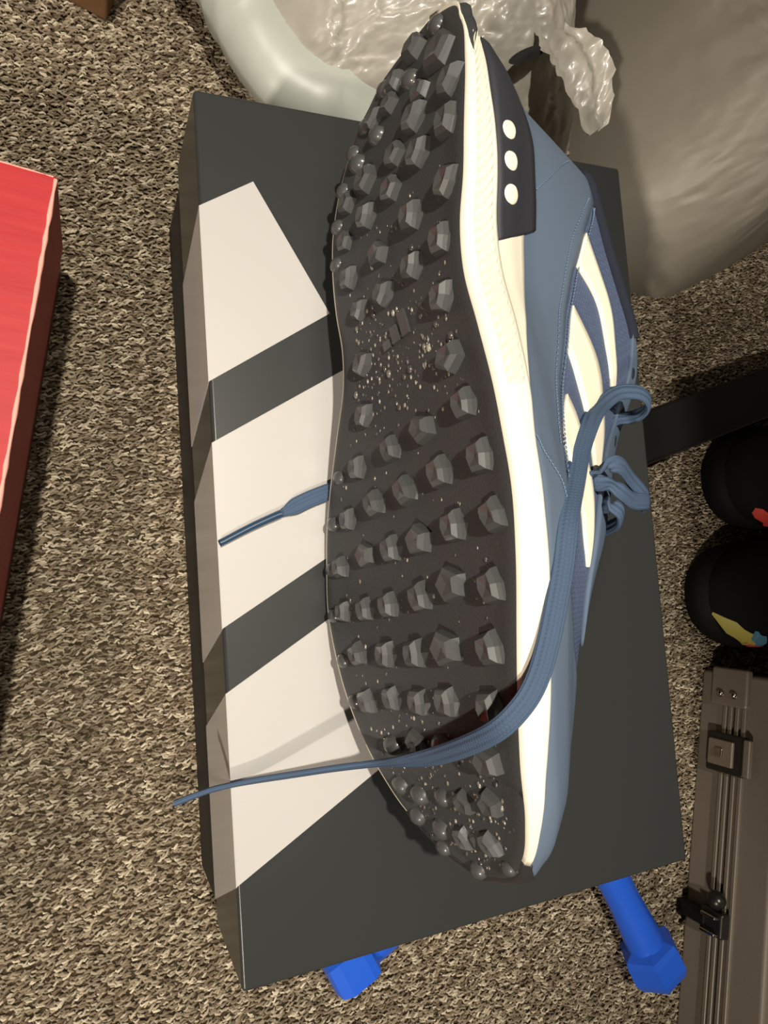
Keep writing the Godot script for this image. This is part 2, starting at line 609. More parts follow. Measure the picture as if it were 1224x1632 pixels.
# ------------------------------------------------------------------ the shoe
const STUDS := [
	[Vector3(-172.2, 75.7, 5.67), Vector3(-187.0, 57.0, 4.33), Vector3(-154.5, 84.8, 4.65), Vector3(-162.8, 66.3, 3.53), Vector3(-174.2, 57.0, 3.21), Vector3(-179.2, 46.8, 3.83)],
	[Vector3(-140.3, 84.2, 4.71), Vector3(-153.1, 64.9, 4.62), Vector3(-170.6, 46.0, 3.51), Vector3(-170.6, 35.3, 3.85), Vector3(-137.6, 69.2, 4.42), Vector3(-144.8, 54.7, 3.72)],
	[Vector3(-162.0, 38.6, 3.25), Vector3(-156.5, 26.5, 3.31), Vector3(-120.3, 83.8, 4.52), Vector3(-132.4, 53.3, 3.87), Vector3(-144.3, 36.1, 4.37), Vector3(-141.3, 22.8, 3.74)],
	[Vector3(-117.2, 64.3, 4.52), Vector3(-129.5, 37.1, 4.25), Vector3(-102.8, 79.6, 4.42), Vector3(-126.3, 21.4, 3.42), Vector3(-112.0, 44.2, 3.83), Vector3(-99.7, 64.0, 4.18)],
	[Vector3(-110.4, 23.4, 4.04), Vector3(-96.4, 46.7, 4.15), Vector3(-83.8, 79.4, 4.48), Vector3(-95.7, 30.0, 3.66), Vector3(-63.1, 82.3, 4.31), Vector3(-74.5, 31.6, 4.00)],
	[Vector3(-47.0, 87.6, 4.33), Vector3(-55.0, 31.5, 3.93), Vector3(-43.2, 66.8, 4.24), Vector3(-39.4, 47.9, 4.09), Vector3(-29.8, 94.0, 4.70), Vector3(-27.6, 74.5, 4.64)],
	[Vector3(-23.7, 55.7, 4.54), Vector3(-35.9, 25.7, 3.95), Vector3(-21.1, 36.9, 4.41), Vector3(-11.9, 98.6, 4.57), Vector3(-10.0, 80.3, 4.51), Vector3(-6.7, 63.0, 4.41)],
	[Vector3(-4.4, 46.4, 4.25), Vector3(-17.0, 17.9, 3.79), Vector3(-2.9, 30.1, 3.85), Vector3(1.3, 11.8, 3.85), Vector3(8.7, 96.5, 4.60), Vector3(8.1, 78.6, 4.71)],
	[Vector3(12.1, 62.2, 4.42), Vector3(15.1, 43.8, 4.09), Vector3(17.0, 28.2, 3.87), Vector3(18.1, 12.9, 3.62), Vector3(26.6, 94.8, 4.65), Vector3(28.0, 74.6, 4.81)],
	[Vector3(30.6, 58.4, 4.30), Vector3(32.1, 40.9, 4.15), Vector3(33.5, 22.5, 3.97), Vector3(43.5, 92.6, 4.58), Vector3(44.3, 72.2, 4.16), Vector3(46.3, 57.3, 3.98)],
	[Vector3(47.3, 41.3, 3.78), Vector3(50.5, 24.7, 3.99), Vector3(60.0, 86.8, 4.24), Vector3(60.0, 64.4, 3.37), Vector3(60.9, 50.5, 3.52), Vector3(65.2, 34.2, 3.29)],
	[Vector3(74.3, 81.9, 3.66), Vector3(77.4, 68.3, 3.44), Vector3(79.2, 56.0, 2.95), Vector3(82.0, 41.4, 3.31), Vector3(80.9, 30.6, 3.18), Vector3(92.2, 33.7, 3.00)],
	[Vector3(93.1, 47.0, 3.34), Vector3(92.1, 60.0, 3.64), Vector3(90.0, 73.9, 3.69), Vector3(101.9, 42.0, 2.76), Vector3(104.9, 58.5, 2.88), Vector3(97.5, 77.5, 2.48)],
	[Vector3(-183.0, 37.5, 3.0), Vector3(-172.0, 28.5, 3.0), Vector3(-163.5, 21.5, 3.0), Vector3(-149.5, 17.0, 2.9), Vector3(-135.0, 14.8, 2.9), Vector3(-120.0, 13.5, 2.8), Vector3(-189.5, 68.0, 3.0)],
	[Vector3(-16.0, 6.5, 2.9), Vector3(2.0, 3.8, 2.7), Vector3(20.0, 4.6, 2.7), Vector3(37.0, 10.5, 2.7), Vector3(52.0, 14.5, 2.7), Vector3(-34.0, 11.5, 2.7)]]

func stud_mesh(kind: int) -> ArrayMesh:
	# unit base radius, grows along +z; a ribbed nub whose crown is split by a notch
	var n: int = [5, 6, 6, 10][kind]
	var prof: Array = [
		[[1.34, 0.0], [1.28, .12], [1.06, .16], [1.0, .45], [.93, .74], [.66, 1.0]],
		[[1.32, 0.0], [1.26, .12], [1.05, .16], [1.0, .42], [.92, .70], [.64, .97]],
		[[1.34, 0.0], [1.28, .12], [1.04, .16], [.98, .45], [.90, .72], [.60, 1.02]],
		[[1.2, 0.0], [1.05, .18], [.98, .45], [.8, .8], [.42, 1.02]]][kind]
	var loops := []
	for p in prof:
		var l := []
		for i in n:
			var a := TAU * (i + .5) / n
			var r: float = p[0] * (1.0 + (.09 if i % 2 == 0 and kind < 3 else 0.0))
			if kind in [1, 2] and i % 3 == 1 and p[1] > .3:      # the notch that splits the nub in two
				r *= .66
			l.append(Vector3(cos(a) * r, sin(a) * r * .96, p[1]))
		loops.append(l)
	var st := SurfaceTool.new()
	st.begin(Mesh.PRIMITIVE_TRIANGLES)
	st.set_smooth_group(-1 if kind < 3 else 0)
	for k in loops.size() - 1:
		for i in n:
			var j := (i + 1) % n
			for q in [loops[k][i], loops[k + 1][i], loops[k][j], loops[k][j], loops[k + 1][i], loops[k + 1][j]]:
				st.add_vertex(q)
	var c := Vector3(0, 0, prof[-1][1] - (.18 if kind < 3 else -.05))
	var top: Array = loops[-1]
	for i in n:
		for q in [top[(i + 1) % n], top[i], c]:
			st.add_vertex(q)
	st.generate_normals()
	return st.commit()

func shoe() -> void:
	var l := deg_to_rad(12.0)
	var y := deg_to_rad(-2.5)
	var ux := Vector3(sin(y), 0, cos(y))
	var vx := Vector3(sin(l) * cos(y), cos(l), -sin(l) * sin(y))
	shoe_at = Transform3D(Basis(ux, vx, ux.cross(vx)), Vector3(-.0666, .124, .02))
	var inv := shoe_at.affine_inverse()
	var t := thing("golf_shoe", "blue and white golf shoe lying sideways on the black box, its studded sole showing", "shoe", shoe_at)
	# outsole
	var rows := []
	for i in 241:
		var u := -.1968 + .3046 * (0.5 - 0.5 * cos(PI * i / 240.0))
		var a := herm(LATERAL, u)[0] + .0006
		var b := herm(MEDIAL, u)[0] - .0002
		var row := [sole_point(u, a + .001, -.007), sole_point(u, a - .0024, -.0045), sole_point(u, a - .0020, -.0010)]
		for j in 41:
			var v := lerpf(a, b, j / 40.0)
			var g := .0013 * exp(-pow((u - (.0665 + .12 * (v - .08))) / .0011, 2)) * smoothstep(.05, .065, v)
			var edge := minf(v - a, b - v)
			var dish := .0010 * smoothstep(0.0, .012, edge) - .0004 * smoothstep(0.0, .0025, edge)
			row.append(sole_point(u, v, -g - dish))
		row.append_array([sole_point(u, b + .0016, -.0006), sole_point(u, b + .0030, -.0022), sole_point(u, b + .0030, -.0034), sole_point(u, b - .001, -.006)])
		rows.append(row)
	var outsole := part("outsole", grid(rows, true), M.rubber, t)
	var kinds := [stud_mesh(0), stud_mesh(1), stud_mesh(2), stud_mesh(3)]
	for r in STUDS:
		for s in r:
			var u: float = s.x * .001
			var v: float = s.y * .001
			var rad: float = s.z * .001
			var small := rad < .0034
			var e := .002
			var du := (sole_point(u + e, v, 0) - sole_point(u - e, v, 0)).normalized()
			var nz := du.cross(Vector3(0, 1, 0)).normalized()
			var turn := rng.randf_range(-.25, .25) + (.2 if u > -.05 else -.3)
			var b := Basis(du, nz.cross(du), nz) 
			b = b * Basis.from_scale(Vector3(rad * 1.16, rad * 1.40, minf(rad * 1.3, .0056))) * Basis(Vector3(0, 0, 1), turn)
			part("stud", kinds[3 if small else rng.randi_range(0, 2)], M.stud, outsole, Transform3D(b, sole_point(u, v, -.0018)))
	emblem(outsole)
	specks(outsole)
	# upper
	for side in [1, -1]:
		var rw := []
		for i in 161:
			var tt := -.197 + .305 * (0.5 - 0.5 * cos(PI * i / 160.0))
			var row := []
			for j in 31:
				row.append(skin(tt, j / 30.0, 0.0, side))
			rw.append(row)
		part("upper", grid(rw, side > 0), M.mesh_fabric, t)
	# midsole: a smooth foam wall with a rib-textured strip
	var ms := func(tt): return herm(MIDSOLE, tt)[0]
	for side in [1, -1]:
		part("midsole", band(-.197, .0925, 120, func(_tt): return 0.0, ms, 10, .0014 if side > 0 else .0002, .0016, side), M.midsole, t)
	var ribs := []
	for i in 301:
		var tt := lerpf(-.183, -.05, i / 300.0)
		var row := []
		for j in 15:
			var q := j / 14.0
			var sv := lerpf(.028, herm(MIDSOLE, tt)[0] * .82, q)
			var rib := .0011 + .0007 * (0.5 + 0.5 * sin(TAU * (tt / .0036 + q * 2.2))) if j > 0 and j < 14 and i > 0 and i < 300 else .0008
			row.append(skin(tt, sv, rib + .0006))
		ribs.append(row)
	part("midsole_strip", grid(ribs, true), M.midsole_tex, t).set_meta("label", "ribbed strip of the white midsole")
	part("midsole_wing", overlay([Vector2(-.0992, .10), Vector2(-.0905, .10), Vector2(-.0715, .10), Vector2(-.05, .085)], [Vector2(-.1075, .295), Vector2(-.0905, .255), Vector2(-.0715, .168), Vector2(-.05, .105)], 40, 8, .0012, .0012), M.midsole, t).set_meta("label", "raised white wedge of the midsole at the arch")
	# smooth synthetic quarter and toe panels
	var bound := [[-.197, 1.0], [-.155, 1.0], [-.144, .985], [-.131, .864], [-.114, .696], [-.104, .612], [-.0905, .516], [-.0795, .456], [-.059, .372], [-.047, .340], [-.0315, .308], [-.0175, .290], [-.004, .28], [.01, .33], [.03, .5], [.05, .78], [.065, 1.0], [.108, 1.0]]
	var bs := func(tt): return clampf(herm(bound, tt)[0], 0, 1)
	for side in [1, -1]:
		part("quarter_panel", band(-.197, .108, 150, func(_tt): return .02, bs, 20, .0007, .0007, side), M.synthetic, t)
	stitches(t, [Vector2(-.137, .94), Vector2(-.129, .875), Vector2(-.112, .705), Vector2(-.102, .62), Vector2(-.0885, .525), Vector2(-.078, .466), Vector2(-.058, .384), Vector2(-.046, .352), Vector2(-.031, .322), Vector2(-.017, .30)], 90)
	stitches(t, [Vector2(-.140, .90), Vector2(-.132, .81), Vector2(-.117, .65), Vector2(-.106, .57), Vector2(-.092, .48), Vector2(-.081, .42), Vector2(-.060, .34), Vector2(-.048, .31), Vector2(-.034, .28)], 80)
	stitches(t, [Vector2(-.0345, .096), Vector2(-.029, .13), Vector2(-.0215, .22), Vector2(-.014, .27)], 22)
	stitches(t, [Vector2(-.125, .40), Vector2(-.1355, .548), Vector2(-.1515, .752)], 24)
	# stripes
	for e in [
		[[Vector2(-.1060, .644), Vector2(-.0960, .732), Vector2(-.0770, .740), Vector2(-.0635, .780)], [Vector2(-.1210, .772), Vector2(-.1010, .835), Vector2(-.0790, .805), Vector2(-.0638, .815)]],
		[[Vector2(-.0700, .444), Vector2(-.0600, .492), Vector2(-.0485, .552), Vector2(-.0380, .576), Vector2(-.0245, .584)], [Vector2(-.0895, .540), Vector2(-.0745, .625), Vector2(-.0600, .695), Vector2(-.0440, .735), Vector2(-.0235, .608)]],
		[[Vector2(-.0355, .332), Vector2(-.0295, .348), Vector2(-.0210, .384), Vector2(-.0130, .436), Vector2(-.0045, .480), Vector2(.0040, .560)], [Vector2(-.0530, .400), Vector2(-.0450, .465), Vector2(-.0340, .500), Vector2(-.0200, .545), Vector2(-.0085, .564), Vector2(.0040, .575)]]]:
		part("side_stripe", overlay(e[0], e[1], 40, 6, .0013, .0013), M.stripe, t).set_meta("label", "white side stripe")
	# heel patch with three white dots
	part("heel_patch", overlay([Vector2(-.168, .075), Vector2(-.1535, .085), Vector2(-.1345, .102), Vector2(-.1155, .110), Vector2(-.0992, .112)], [Vector2(-.168, .30), Vector2(-.154, .345), Vector2(-.1415, .396), Vector2(-.1255, .386), Vector2(-.1105, .37)], 40, 8, .0016, .0014), M.heel_patch, t).set_meta("label", "black heel patch")
	for d in [Vector2(-.1350, .185), Vector2(-.1255, .190), Vector2(-.1155, .190)]:
		var rw := []
		for i in 6:
			var row := []
			for j in 25:
				var a := TAU * j / 24
				row.append(skin(d.x + cos(a) * .0031 * i / 5 - sin(a) * .0008 * i / 5, d.y + sin(a) * .046 * i / 5, .0021 if i < 5 else .0014))
			rw.append(row)
		part("dot", grid(rw, true), M.stripe, t).set_meta("label", "white dot")
	# eyestay on both sides, with eyelet holes
	var eye := [[-.09, .985], [-.0745, .935], [-.0625, .905], [-.049, .86], [-.0365, .74], [-.0215, .63], [-.010, .60], [.004, .60], [.02, .66], [.03, .75]]
	for side in [1, -1]:
		part("eyestay", band(-.09, .03, 60, func(tt): return clampf(herm(eye, tt)[0], 0, .99), func(_tt): return 1.0, 8, .0016, .0016, side), M.eyestay, t)
	for h in [Vector2(-.0725, .958), Vector2(-.0435, .90), Vector2(-.030, .86), Vector2(-.016, .82)]:
		var row0 := []
		for i in 4:
			var row := []
			for j in 17:
				var a := TAU * j / 16
				row.append(skin(h.x + cos(a) * .0030 * i / 3, h.y + sin(a) * .016 * i / 3, .0020 if i < 3 else .0012))
			row0.append(row)
		part("eyelet", grid(row0, true), M.lining, t).set_meta("label", "dark oval lace hole")
	# collar: padded rim and lining
	var rim := []
	for i in 61:
		rim.append(skin(lerpf(-.088, -.197, i / 60.0), 1.0))
	for i in range(1, 61):
		rim.append(skin(lerpf(-.197, -.088, i / 60.0), 1.0, 0.0, -1))
	part("collar", tube(rim, func(_q): return .0028, 10), M.lining, t)
	var lin := []
	for k in rim.size():
		var p: Vector3 = rim[k]
		var c := Vector3(-.11, .0535, 0)
		var dirv := (Vector3(c.x, c.y, p.z) - p).normalized()
		lin.append([p, p + dirv * .004 + Vector3(0, 0, -.001), p + dirv * .006 + Vector3(0, 0, .02), p + dirv * .003 + Vector3(0, 0, .045), Vector3(p.x, p.y, -.022) + dirv * .008, Vector3(p.x, .0535, -.02)])
	part("lining", grid(lin), M.lining, t)
	# tongue
	var tg := []
	for i in 41:
		var tt := lerpf(.028, -.10, i / 40.0)
		var tp := herm(TOP, tt)
		var hw := tp[1] - .0535 + .002
		var row := []
		for j in 13:
			var q := j / 6.0 - 1.0
			row.append(Vector3(tt - .008 * smoothstep(-.05, -.1, tt), .0535 + q * hw * .9, -(tp[2] - .004 + .007 * (1 - q * q) * smoothstep(.03, -.02, tt))))
		tg.append(row)
	part("tongue", grid(tg), M.eyestay, t)
	# toe bumper of the outsole
	for side in [1, -1]:
		part("toe_bumper", band(.0925, .108, 16, func(_tt): return 0.0, func(tt): return lerpf(.10, .36, smoothstep(.0925, .104, tt)), 6, .0012, .0012, side), M.lip, t).set_meta("label", "black rubber toe bumper")
	laces(t, inv)

func emblem(parent: Node3D) -> void:
	# three small raised bars of rising length on the waist of the sole
	var o := Vector2(-.0747, .0445)
	var e := Vector2(-.0035, .0175)
	var f := Vector2(-.0095, -.0035)
	for i in 3:
		var b := o + e * (.08 + .32 * i)
		var c := b + e * .22
		var len := .35 + .32 * i
		var lo := []
		var hi := []
		for q in [b, c, c + f * len, b + f * len]:
			lo.append(sole_point(q.x, q.y, -.0018))
			hi.append(sole_point(q.x, q.y, .0004))
		hi.reverse()
		lo.reverse()
		part("emblem_bar", stacked([lo, hi]), M.stud, parent)

func specks(parent: Node3D) -> void:
	# wet grit and bits stuck to the sole: far too many to count
	var mesh := SphereMesh.new()
	mesh.radius = 1.0
	mesh.height = 2.0
	mesh.radial_segments = 7
	mesh.rings = 4
	var mm := MultiMesh.new()
	mm.transform_format = MultiMesh.TRANSFORM_3D
	mm.use_colors = true
	mm.mesh = mesh
	var tr := []
	var cl := []
	for i in 950:
		var u := rng.randf_range(-.13, .1)
		if i % 3 == 0:
			u = rng.randfn(-.072, .012)
		elif i % 3 == 1:
			u = rng.randfn(.085, .02)
		if u < -.19 or u > .104:
			continue
		var a := herm(LATERAL, u)[0] + .002
		var b := herm(MEDIAL, u)[0] - .001
		var v := rng.randf_range(a, b)
		var r := rng.randf_range(.00022, .00062)
		if rng.randf() < .06:
			r *= 1.7
		tr.append(Transform3D(Basis.from_euler(Vector3(rng.randf() * 6, rng.randf() * 6, rng.randf() * 6)).scaled(Vector3(r * 1.6, r, r * .9)), sole_point(u, v, -.0008 + r * .3)))
		var pal := [c8(128, 124, 114), c8(96, 91, 84), c8(64, 61, 58), c8(56, 56, 56)]
		cl.append((pal[rng.randi_range(0, 3)] as Color).srgb_to_linear())
	mm.instance_count = tr.size()
	for i in tr.size():
		mm.set_instance_transform(i, tr[i])
		mm.set_instance_color(i, cl[i])
	var m := mat(Color.WHITE, 0.12, 0.8)
	m.vertex_color_use_as_albedo = true
	var o := MultiMeshInstance3D.new()
	o.name = "grit"
	o.multimesh = mm
	o.material_override = m
	o.set_meta("kind", "stuff")
	parent.add_child(o)

func stitches(t: Node3D, line: Array, n: int) -> void:
	var st := SurfaceTool.new()
	st.begin(Mesh.PRIMITIVE_TRIANGLES)
	for i in n:
		var a := lerp_list(line, (i + .15) / n)
		var b := lerp_list(line, (i + .75) / n)
		var pa := skin(a.x, a.y, .0009)
		var pb := skin(b.x, b.y, .0009)
		var cp := tube([pa, (pa + pb) * .5 + Vector3(0, .0003, 0), pb], func(_q): return .00022, 5)
		st.append_from(cp, 0, Transform3D())
	var o := part("stitching", st.commit(), M.stitch, t)
	o.set_meta("kind", "stuff")

func laces(t: Node3D, inv: Transform3D) -> void:
	var long := [Vector3(.0300, .1820, -.0270), Vector3(.0351, .1831, -.0282), Vector3(.0391, .1869, -.0281), Vector3(.0409, .1921, -.0292), Vector3(.0396, .1961, -.0318), Vector3(.0350, .1976, -.0346), Vector3(.0288, .1967, -.0354), Vector3(.0232, .1964, -.0339), Vector3(.0150, .1988, -.0291), Vector3(.0047, .2056, -.0230), Vector3(-.0073, .2139, -.0114), Vector3(-.0176, .2222, .0006), Vector3(-.0270, .2296, .0123), Vector3(-.0316, .2316, .0247), Vector3(-.0359, .2326, .0357), Vector3(-.0399, .2326, .0465), Vector3(-.0443, .2327, .0552), Vector3(-.0484, .2309, .0616),
		Vector3(-.0527, .2250, .0682), Vector3(-.0547, .2099, .0754), Vector3(-.0565, .1894, .0829), Vector3(-.0591, .1698, .0885), Vector3(-.0624, .1542, .0921), Vector3(-.0730, .1430, .0944), Vector3(-.0873, .1340, .0964), Vector3(-.1021, .1260, .0982), Vector3(-.1143, .1238, .0991), Vector3(-.1221, .1225, .1006), Vector3(-.1292, .1205, .1027)]
	var pts := []
	for p in long:
		pts.append(inv * p)
	var path := smooth_path(pts, 170)
	var upv := func(q):
		var a := inv.basis * Vector3(-.4, .9, .1)          # over the loop and the side wall
		var b := inv.basis * Vector3(-.85, .45, .15)        # over the sole
		var c := inv.basis * Vector3(-.35, .25, .9)         # edge on, out over the lid
		if q < .24:
			var rad: Vector3 = (path[int(q * 170)] - inv * Vector3(.033, .190, -.0318)).normalized() * 1.3 + inv.basis * Vector3(-.3, .55, -.2)
			return rad.lerp(a, smoothstep(.13, .24, q)).normalized()
		return a.lerp(b, smoothstep(.5, .62, q)).lerp(c, smoothstep(.62, .78, q)).normalized()
	part("lace", ribbon(path, upv, func(q): return lerpf(.0066, .0058, smoothstep(.5, .8, q)) * (1.0 - .35 * smoothstep(.93, 1.0, q)), .0021), M.lace, t).set_meta("label", "long loose end of the blue lace")
	var e2 := []
	for p in [Vector3(-.0380, .1232, -.0190), Vector3(-.0530, .1232, -.0132), Vector3(-.0628, .1228, -.0100), Vector3(-.0723, .1228, -.0067), Vector3(-.0815, .1226, -.0026), Vector3(-.0845, .1224, -.0013)]:
		e2.append(inv * p)
	var upw := inv.basis * Vector3(0, 1, 0)
	var short := part("lace", ribbon(smooth_path(e2, 40), func(_q): return upw, func(q): return lerpf(.0068, .0026, smoothstep(.82, 1.0, q)), .0018), M.lace_short, t)
	short.set_meta("label", "short lace end on the white print")
	var ag := []
	for p in [Vector3(-.0838, .1230, -.0016), Vector3(-.0958, .1230, .0031), Vector3(-.1082, .1228, .0088)]:
		ag.append(inv * p)
	part("aglet", tube(smooth_path(ag, 12), func(q): return .0017 - .0003 * q, 10), M.aglet, short).set_meta("label", "shiny lace tip")
	for c in [
		[Vector3(-.0040, .2080, -.0010), Vector3(-.0008, .2124, -.0041), Vector3(.0004, .2166, -.0055), Vector3(.0052, .2166, -.0054), Vector3(.0141, .2112, -.0012), Vector3(.0242, .2062, .0043), Vector3(.0300, .1990, .0070)],
		[Vector3(-.0010, .2085, -.0010), Vector3(.0029, .2126, .0001), Vector3(.0062, .2142, .0026), Vector3(.0144, .2108, .0058), Vector3(.0245, .2063, .0060), Vector3(.0300, .1990, .0060)],
		[Vector3(.0010, .2040, .0080), Vector3(.0036, .2074, .0072), Vector3(.0030, .2125, .0070), Vector3(.0060, .2136, .0093), Vector3(.0092, .2092, .0126), Vector3(.0104, .2017, .0143)]]:
		var q := []
		for p in c:
			q.append(inv * p)
		part("lace", ribbon(smooth_path(q, 40), func(_k): return inv.basis * Vector3(.5, .85, .15), func(_k): return .0058, .0019), M.lace_short, t).set_meta("label", "lace crossing over the tongue")

# ------------------------------------------------------------------ things around
func red_box() -> void:
	var c := Vector3(-.1603, 0, -.1449)
	var e1 := Vector3(-.180, 0, .9837).normalized()
	var e2 := Vector3(-e1.z, 0, e1.x)
	var size := Vector3(.22, .095, .36)
	var b := Basis(-e2, Vector3.UP, e1)
	var t := thing("red_box", "bright red cardboard box with a worn, scuffed pale edge along its lid", "box", Transform3D(b, c + e2 * size.x * .5 + e1 * size.z * .5))
	part("body", rbox(Vector3(size.x - .003, .06, size.z - .003), .001), M.red_side, t, place(Vector3(0, .031, 0)))
	part("lid", rbox(Vector3(size.x, .066, size.z), .0012), M.red, t, place(Vector3(0, .0615, 0)))
	# scuffed edge where the board shows
	for k in 2:
		var path := []
		var rad := []
		for i in 70:
			var f := i / 69.0
			var p := Vector3(size.x * .5 - .0006, .0941, lerpf(-.5, .5, f) * (size.z - .003)) if k == 0 else Vector3(lerpf(-.5, .5, f) * (size.x - .003), .0941, -size.z * .5 + .0006)
			path.append(p + Vector3(0, rng.randf_range(-.0002, .0002), 0))
			rad.append((.0006 + .0006 * rng.randf()) * (1.0 if k == 0 else .45))
		part("worn_edge", tube(path, func(q): return rad[int(q * 69)], 6), M.worn, t)

func dome(outline: Array, height: float, wrinkle: Callable, n: int, m: int, fullness := 2.3) -> ArrayMesh:
	# a soft closed heap over a floor outline
	var c := Vector2()
	for p in outline:
		c += p / outline.size()
	var rows := []
	for i in n + 1:
		var r := float(i) / n
		var row := []
		for j in m + 1:
			var x := fposmod(float(j) / m, 1.0) * outline.size()
			var k := int(x) % outline.size()
			var s := outline.size()
			var e: Vector2 = (outline[k] as Vector2).cubic_interpolate(outline[(k + 1) % s], outline[(k + s - 1) % s], outline[(k + 2) % s], x - int(x))
			# slumps down towards the floor
			var rr := r
			var p := c + (e - c) * rr
			var h := height * pow(maxf(0.0, 1.0 - pow(r, fullness)), .8)
			var d: float = wrinkle.call(p, r)
			row.append(Vector3(p.x, h + d, p.y))
		rows.append(row)
	return grid(rows, true)

func plastic_bags() -> void:
	var fold := FastNoiseLite.new()
	fold.seed = 4
	fold.frequency = 9.0
	fold.fractal_type = FastNoiseLite.FRACTAL_RIDGED
	fold.fractal_octaves = 4
	fold.domain_warp_enabled = true
	fold.domain_warp_amplitude = .06
	fold.domain_warp_frequency = 5.0
	var g := thing("plastic_bag", "full smooth dull grey plastic bag, the larger one beyond the shoe's collar", "bag", place(Vector3(.33, 0, -.33)))
	var ol := [Vector2(-.158, .13), Vector2(-.128, .160), Vector2(-.083, .168), Vector2(-.035, .150), Vector2(.02, .122), Vector2(.12, .06), Vector2(.18, -.03), Vector2(.14, -.16), Vector2(-.02, -.18), Vector2(-.12, -.13), Vector2(-.142, -.02), Vector2(-.155, .07)]
	part("film", dome(ol, .15, func(p, r): return (fold.get_noise_2d(p.x * .35 + 3, p.y * .35) * .018 + fold.get_noise_2d(p.x * .12, p.y * .12 + 7) * .02) * smoothstep(1.0, .7, r), 60, 140), M.film_grey, g)
	var t := thing("plastic_bag", "crumpled translucent white plastic bag with a twisted handle, behind the shoe's heel", "bag", place(Vector3(.05, 0, -.37)))
	var ol2 := [Vector2(-.130, .060), Vector2(-.100, .115), Vector2(-.06, .132), Vector2(-.01, .140), Vector2(.05, .145), Vector2(.110, .135), Vector2(.122, .06), Vector2(.132, -.02), Vector2(.09, -.12), Vector2(-.03, -.16), Vector2(-.12, -.11), Vector2(-.145, -.02)]
	part("film", dome(ol2, .085, func(p, r): return (fold.get_noise_2d(p.x * .55, p.y * .40) * .016 + fold.get_noise_2d(p.x * 1.8 + 5, p.y * 1.0) * .0022) * smoothstep(1.0, .8, r), 90, 220, 3.0), M.film, t)
	# thick rolled hem along the left of the bag
	var hem := []
	for p in [Vector3(-.142, .026, -.07), Vector3(-.135, .027, .0), Vector3(-.119, .029, .056), Vector3(-.091, .030, .104), Vector3(-.055, .030, .122), Vector3(-.01, .028, .130), Vector3(.03, .024, .134)]:
		hem.append(p)
	var hp := smooth_path(hem, 80)
	var rw := []
	for i in hp.size():
		var tdir: Vector3 = (hp[mini(i + 1, 80)] - hp[maxi(i - 1, 0)]).normalized()
		var s := tdir.cross(Vector3.UP).normalized()
		var row := []
		for k in 17:
			var a := TAU * k / 16.0
			var rr := .017 * (1 + .22 * fold.get_noise_2d(i * .0045, cos(a) * .05) + .06 * sin(a * 3 + i * .07)) * (.7 + .3 * sin(PI * clampf(i / 80.0, .12, .9)))
			row.append(hp[i] + s * cos(a) * rr * 1.5 + Vector3.UP * sin(a) * rr * .9)
		rw.append(row)
	part("rolled_hem", grid(rw), M.film_pale, t).set_meta("label", "thick pale rolled hem")
	# twisted handle ear
	var ear := []
	for i in 31:
		var q := i / 30.0
		var mid := Vector3(.050, .078, .085).lerp(Vector3(.082, .080, .146), q) + Vector3(0, .010 * sin(PI * q), 0)
		var wd := .016 * sin(PI * clampf(q * .9 + .08, 0, 1)) + .006
		var row := []
		for k in 15:
			var a := k / 14.0 * 2 - 1
			row.append(mid + Vector3(.85, 0, -.5) * wd * a + Vector3(0, .003 * sin(a * 6 + q * 3) + .004 * fold.get_noise_2d(a * .6, q * .5), 0))
		ear.append(row)
	part("handle_ear", grid(ear), M.film, t).set_meta("label", "twisted handle of the bag")
	var hole := []
	for i in 5:
		var row := []
		for j in 21:
			var a := TAU * j / 20
			row.append(Vector3(.034 + cos(a) * .013 * i / 4 - sin(a) * .004 * i / 4, .088 - .003 * i / 4, .112 + sin(a) * .006 * i / 4 - cos(a) * .006 * i / 4))
		hole.append(row)
	part("handle_opening", grid(hole, true), M.hole, t)

func black_bar() -> void:
	var a := Vector3(.150, 0, -.0375)
	var dirv := Vector3(.96, 0, -.275).normalized()
	var t := thing("furniture_leg", "flat black bar of a furniture leg beyond the shoe box, above the sneakers", "furniture leg", Transform3D(Basis(dirv, Vector3.UP, dirv.cross(Vector3.UP)), a))
	part("bar", rbox(Vector3(.36, .028, .034), .002), M.bar, t, place(Vector3(.18, .016, 0)))
	part("bar_edge", rbox(Vector3(.352, .0022, .0016), .0007), M.dark_metal, t, place(Vector3(.18, .0285, .0168)))

func sneaker_half(x: float) -> float:
	return .0365 * sqrt(maxf(0.0, 1 - pow(clampf((x - .038) / .042, 0, 1), 2.0))) * lerpf(.80, 1.0, smoothstep(-.14, -.01, x)) * sqrt(maxf(0.0, 1 - pow(clampf((-.165 - x) / .035, 0, 1), 2.0)))

func sneaker_top(x: float) -> float:
	return .017 + (lerpf(.085, .050, smoothstep(-.14, .04, x)) - .017) * sqrt(maxf(0.0, 1.0 - pow(clampf((x - .036) / .0438, 0, 1), 2.4)))

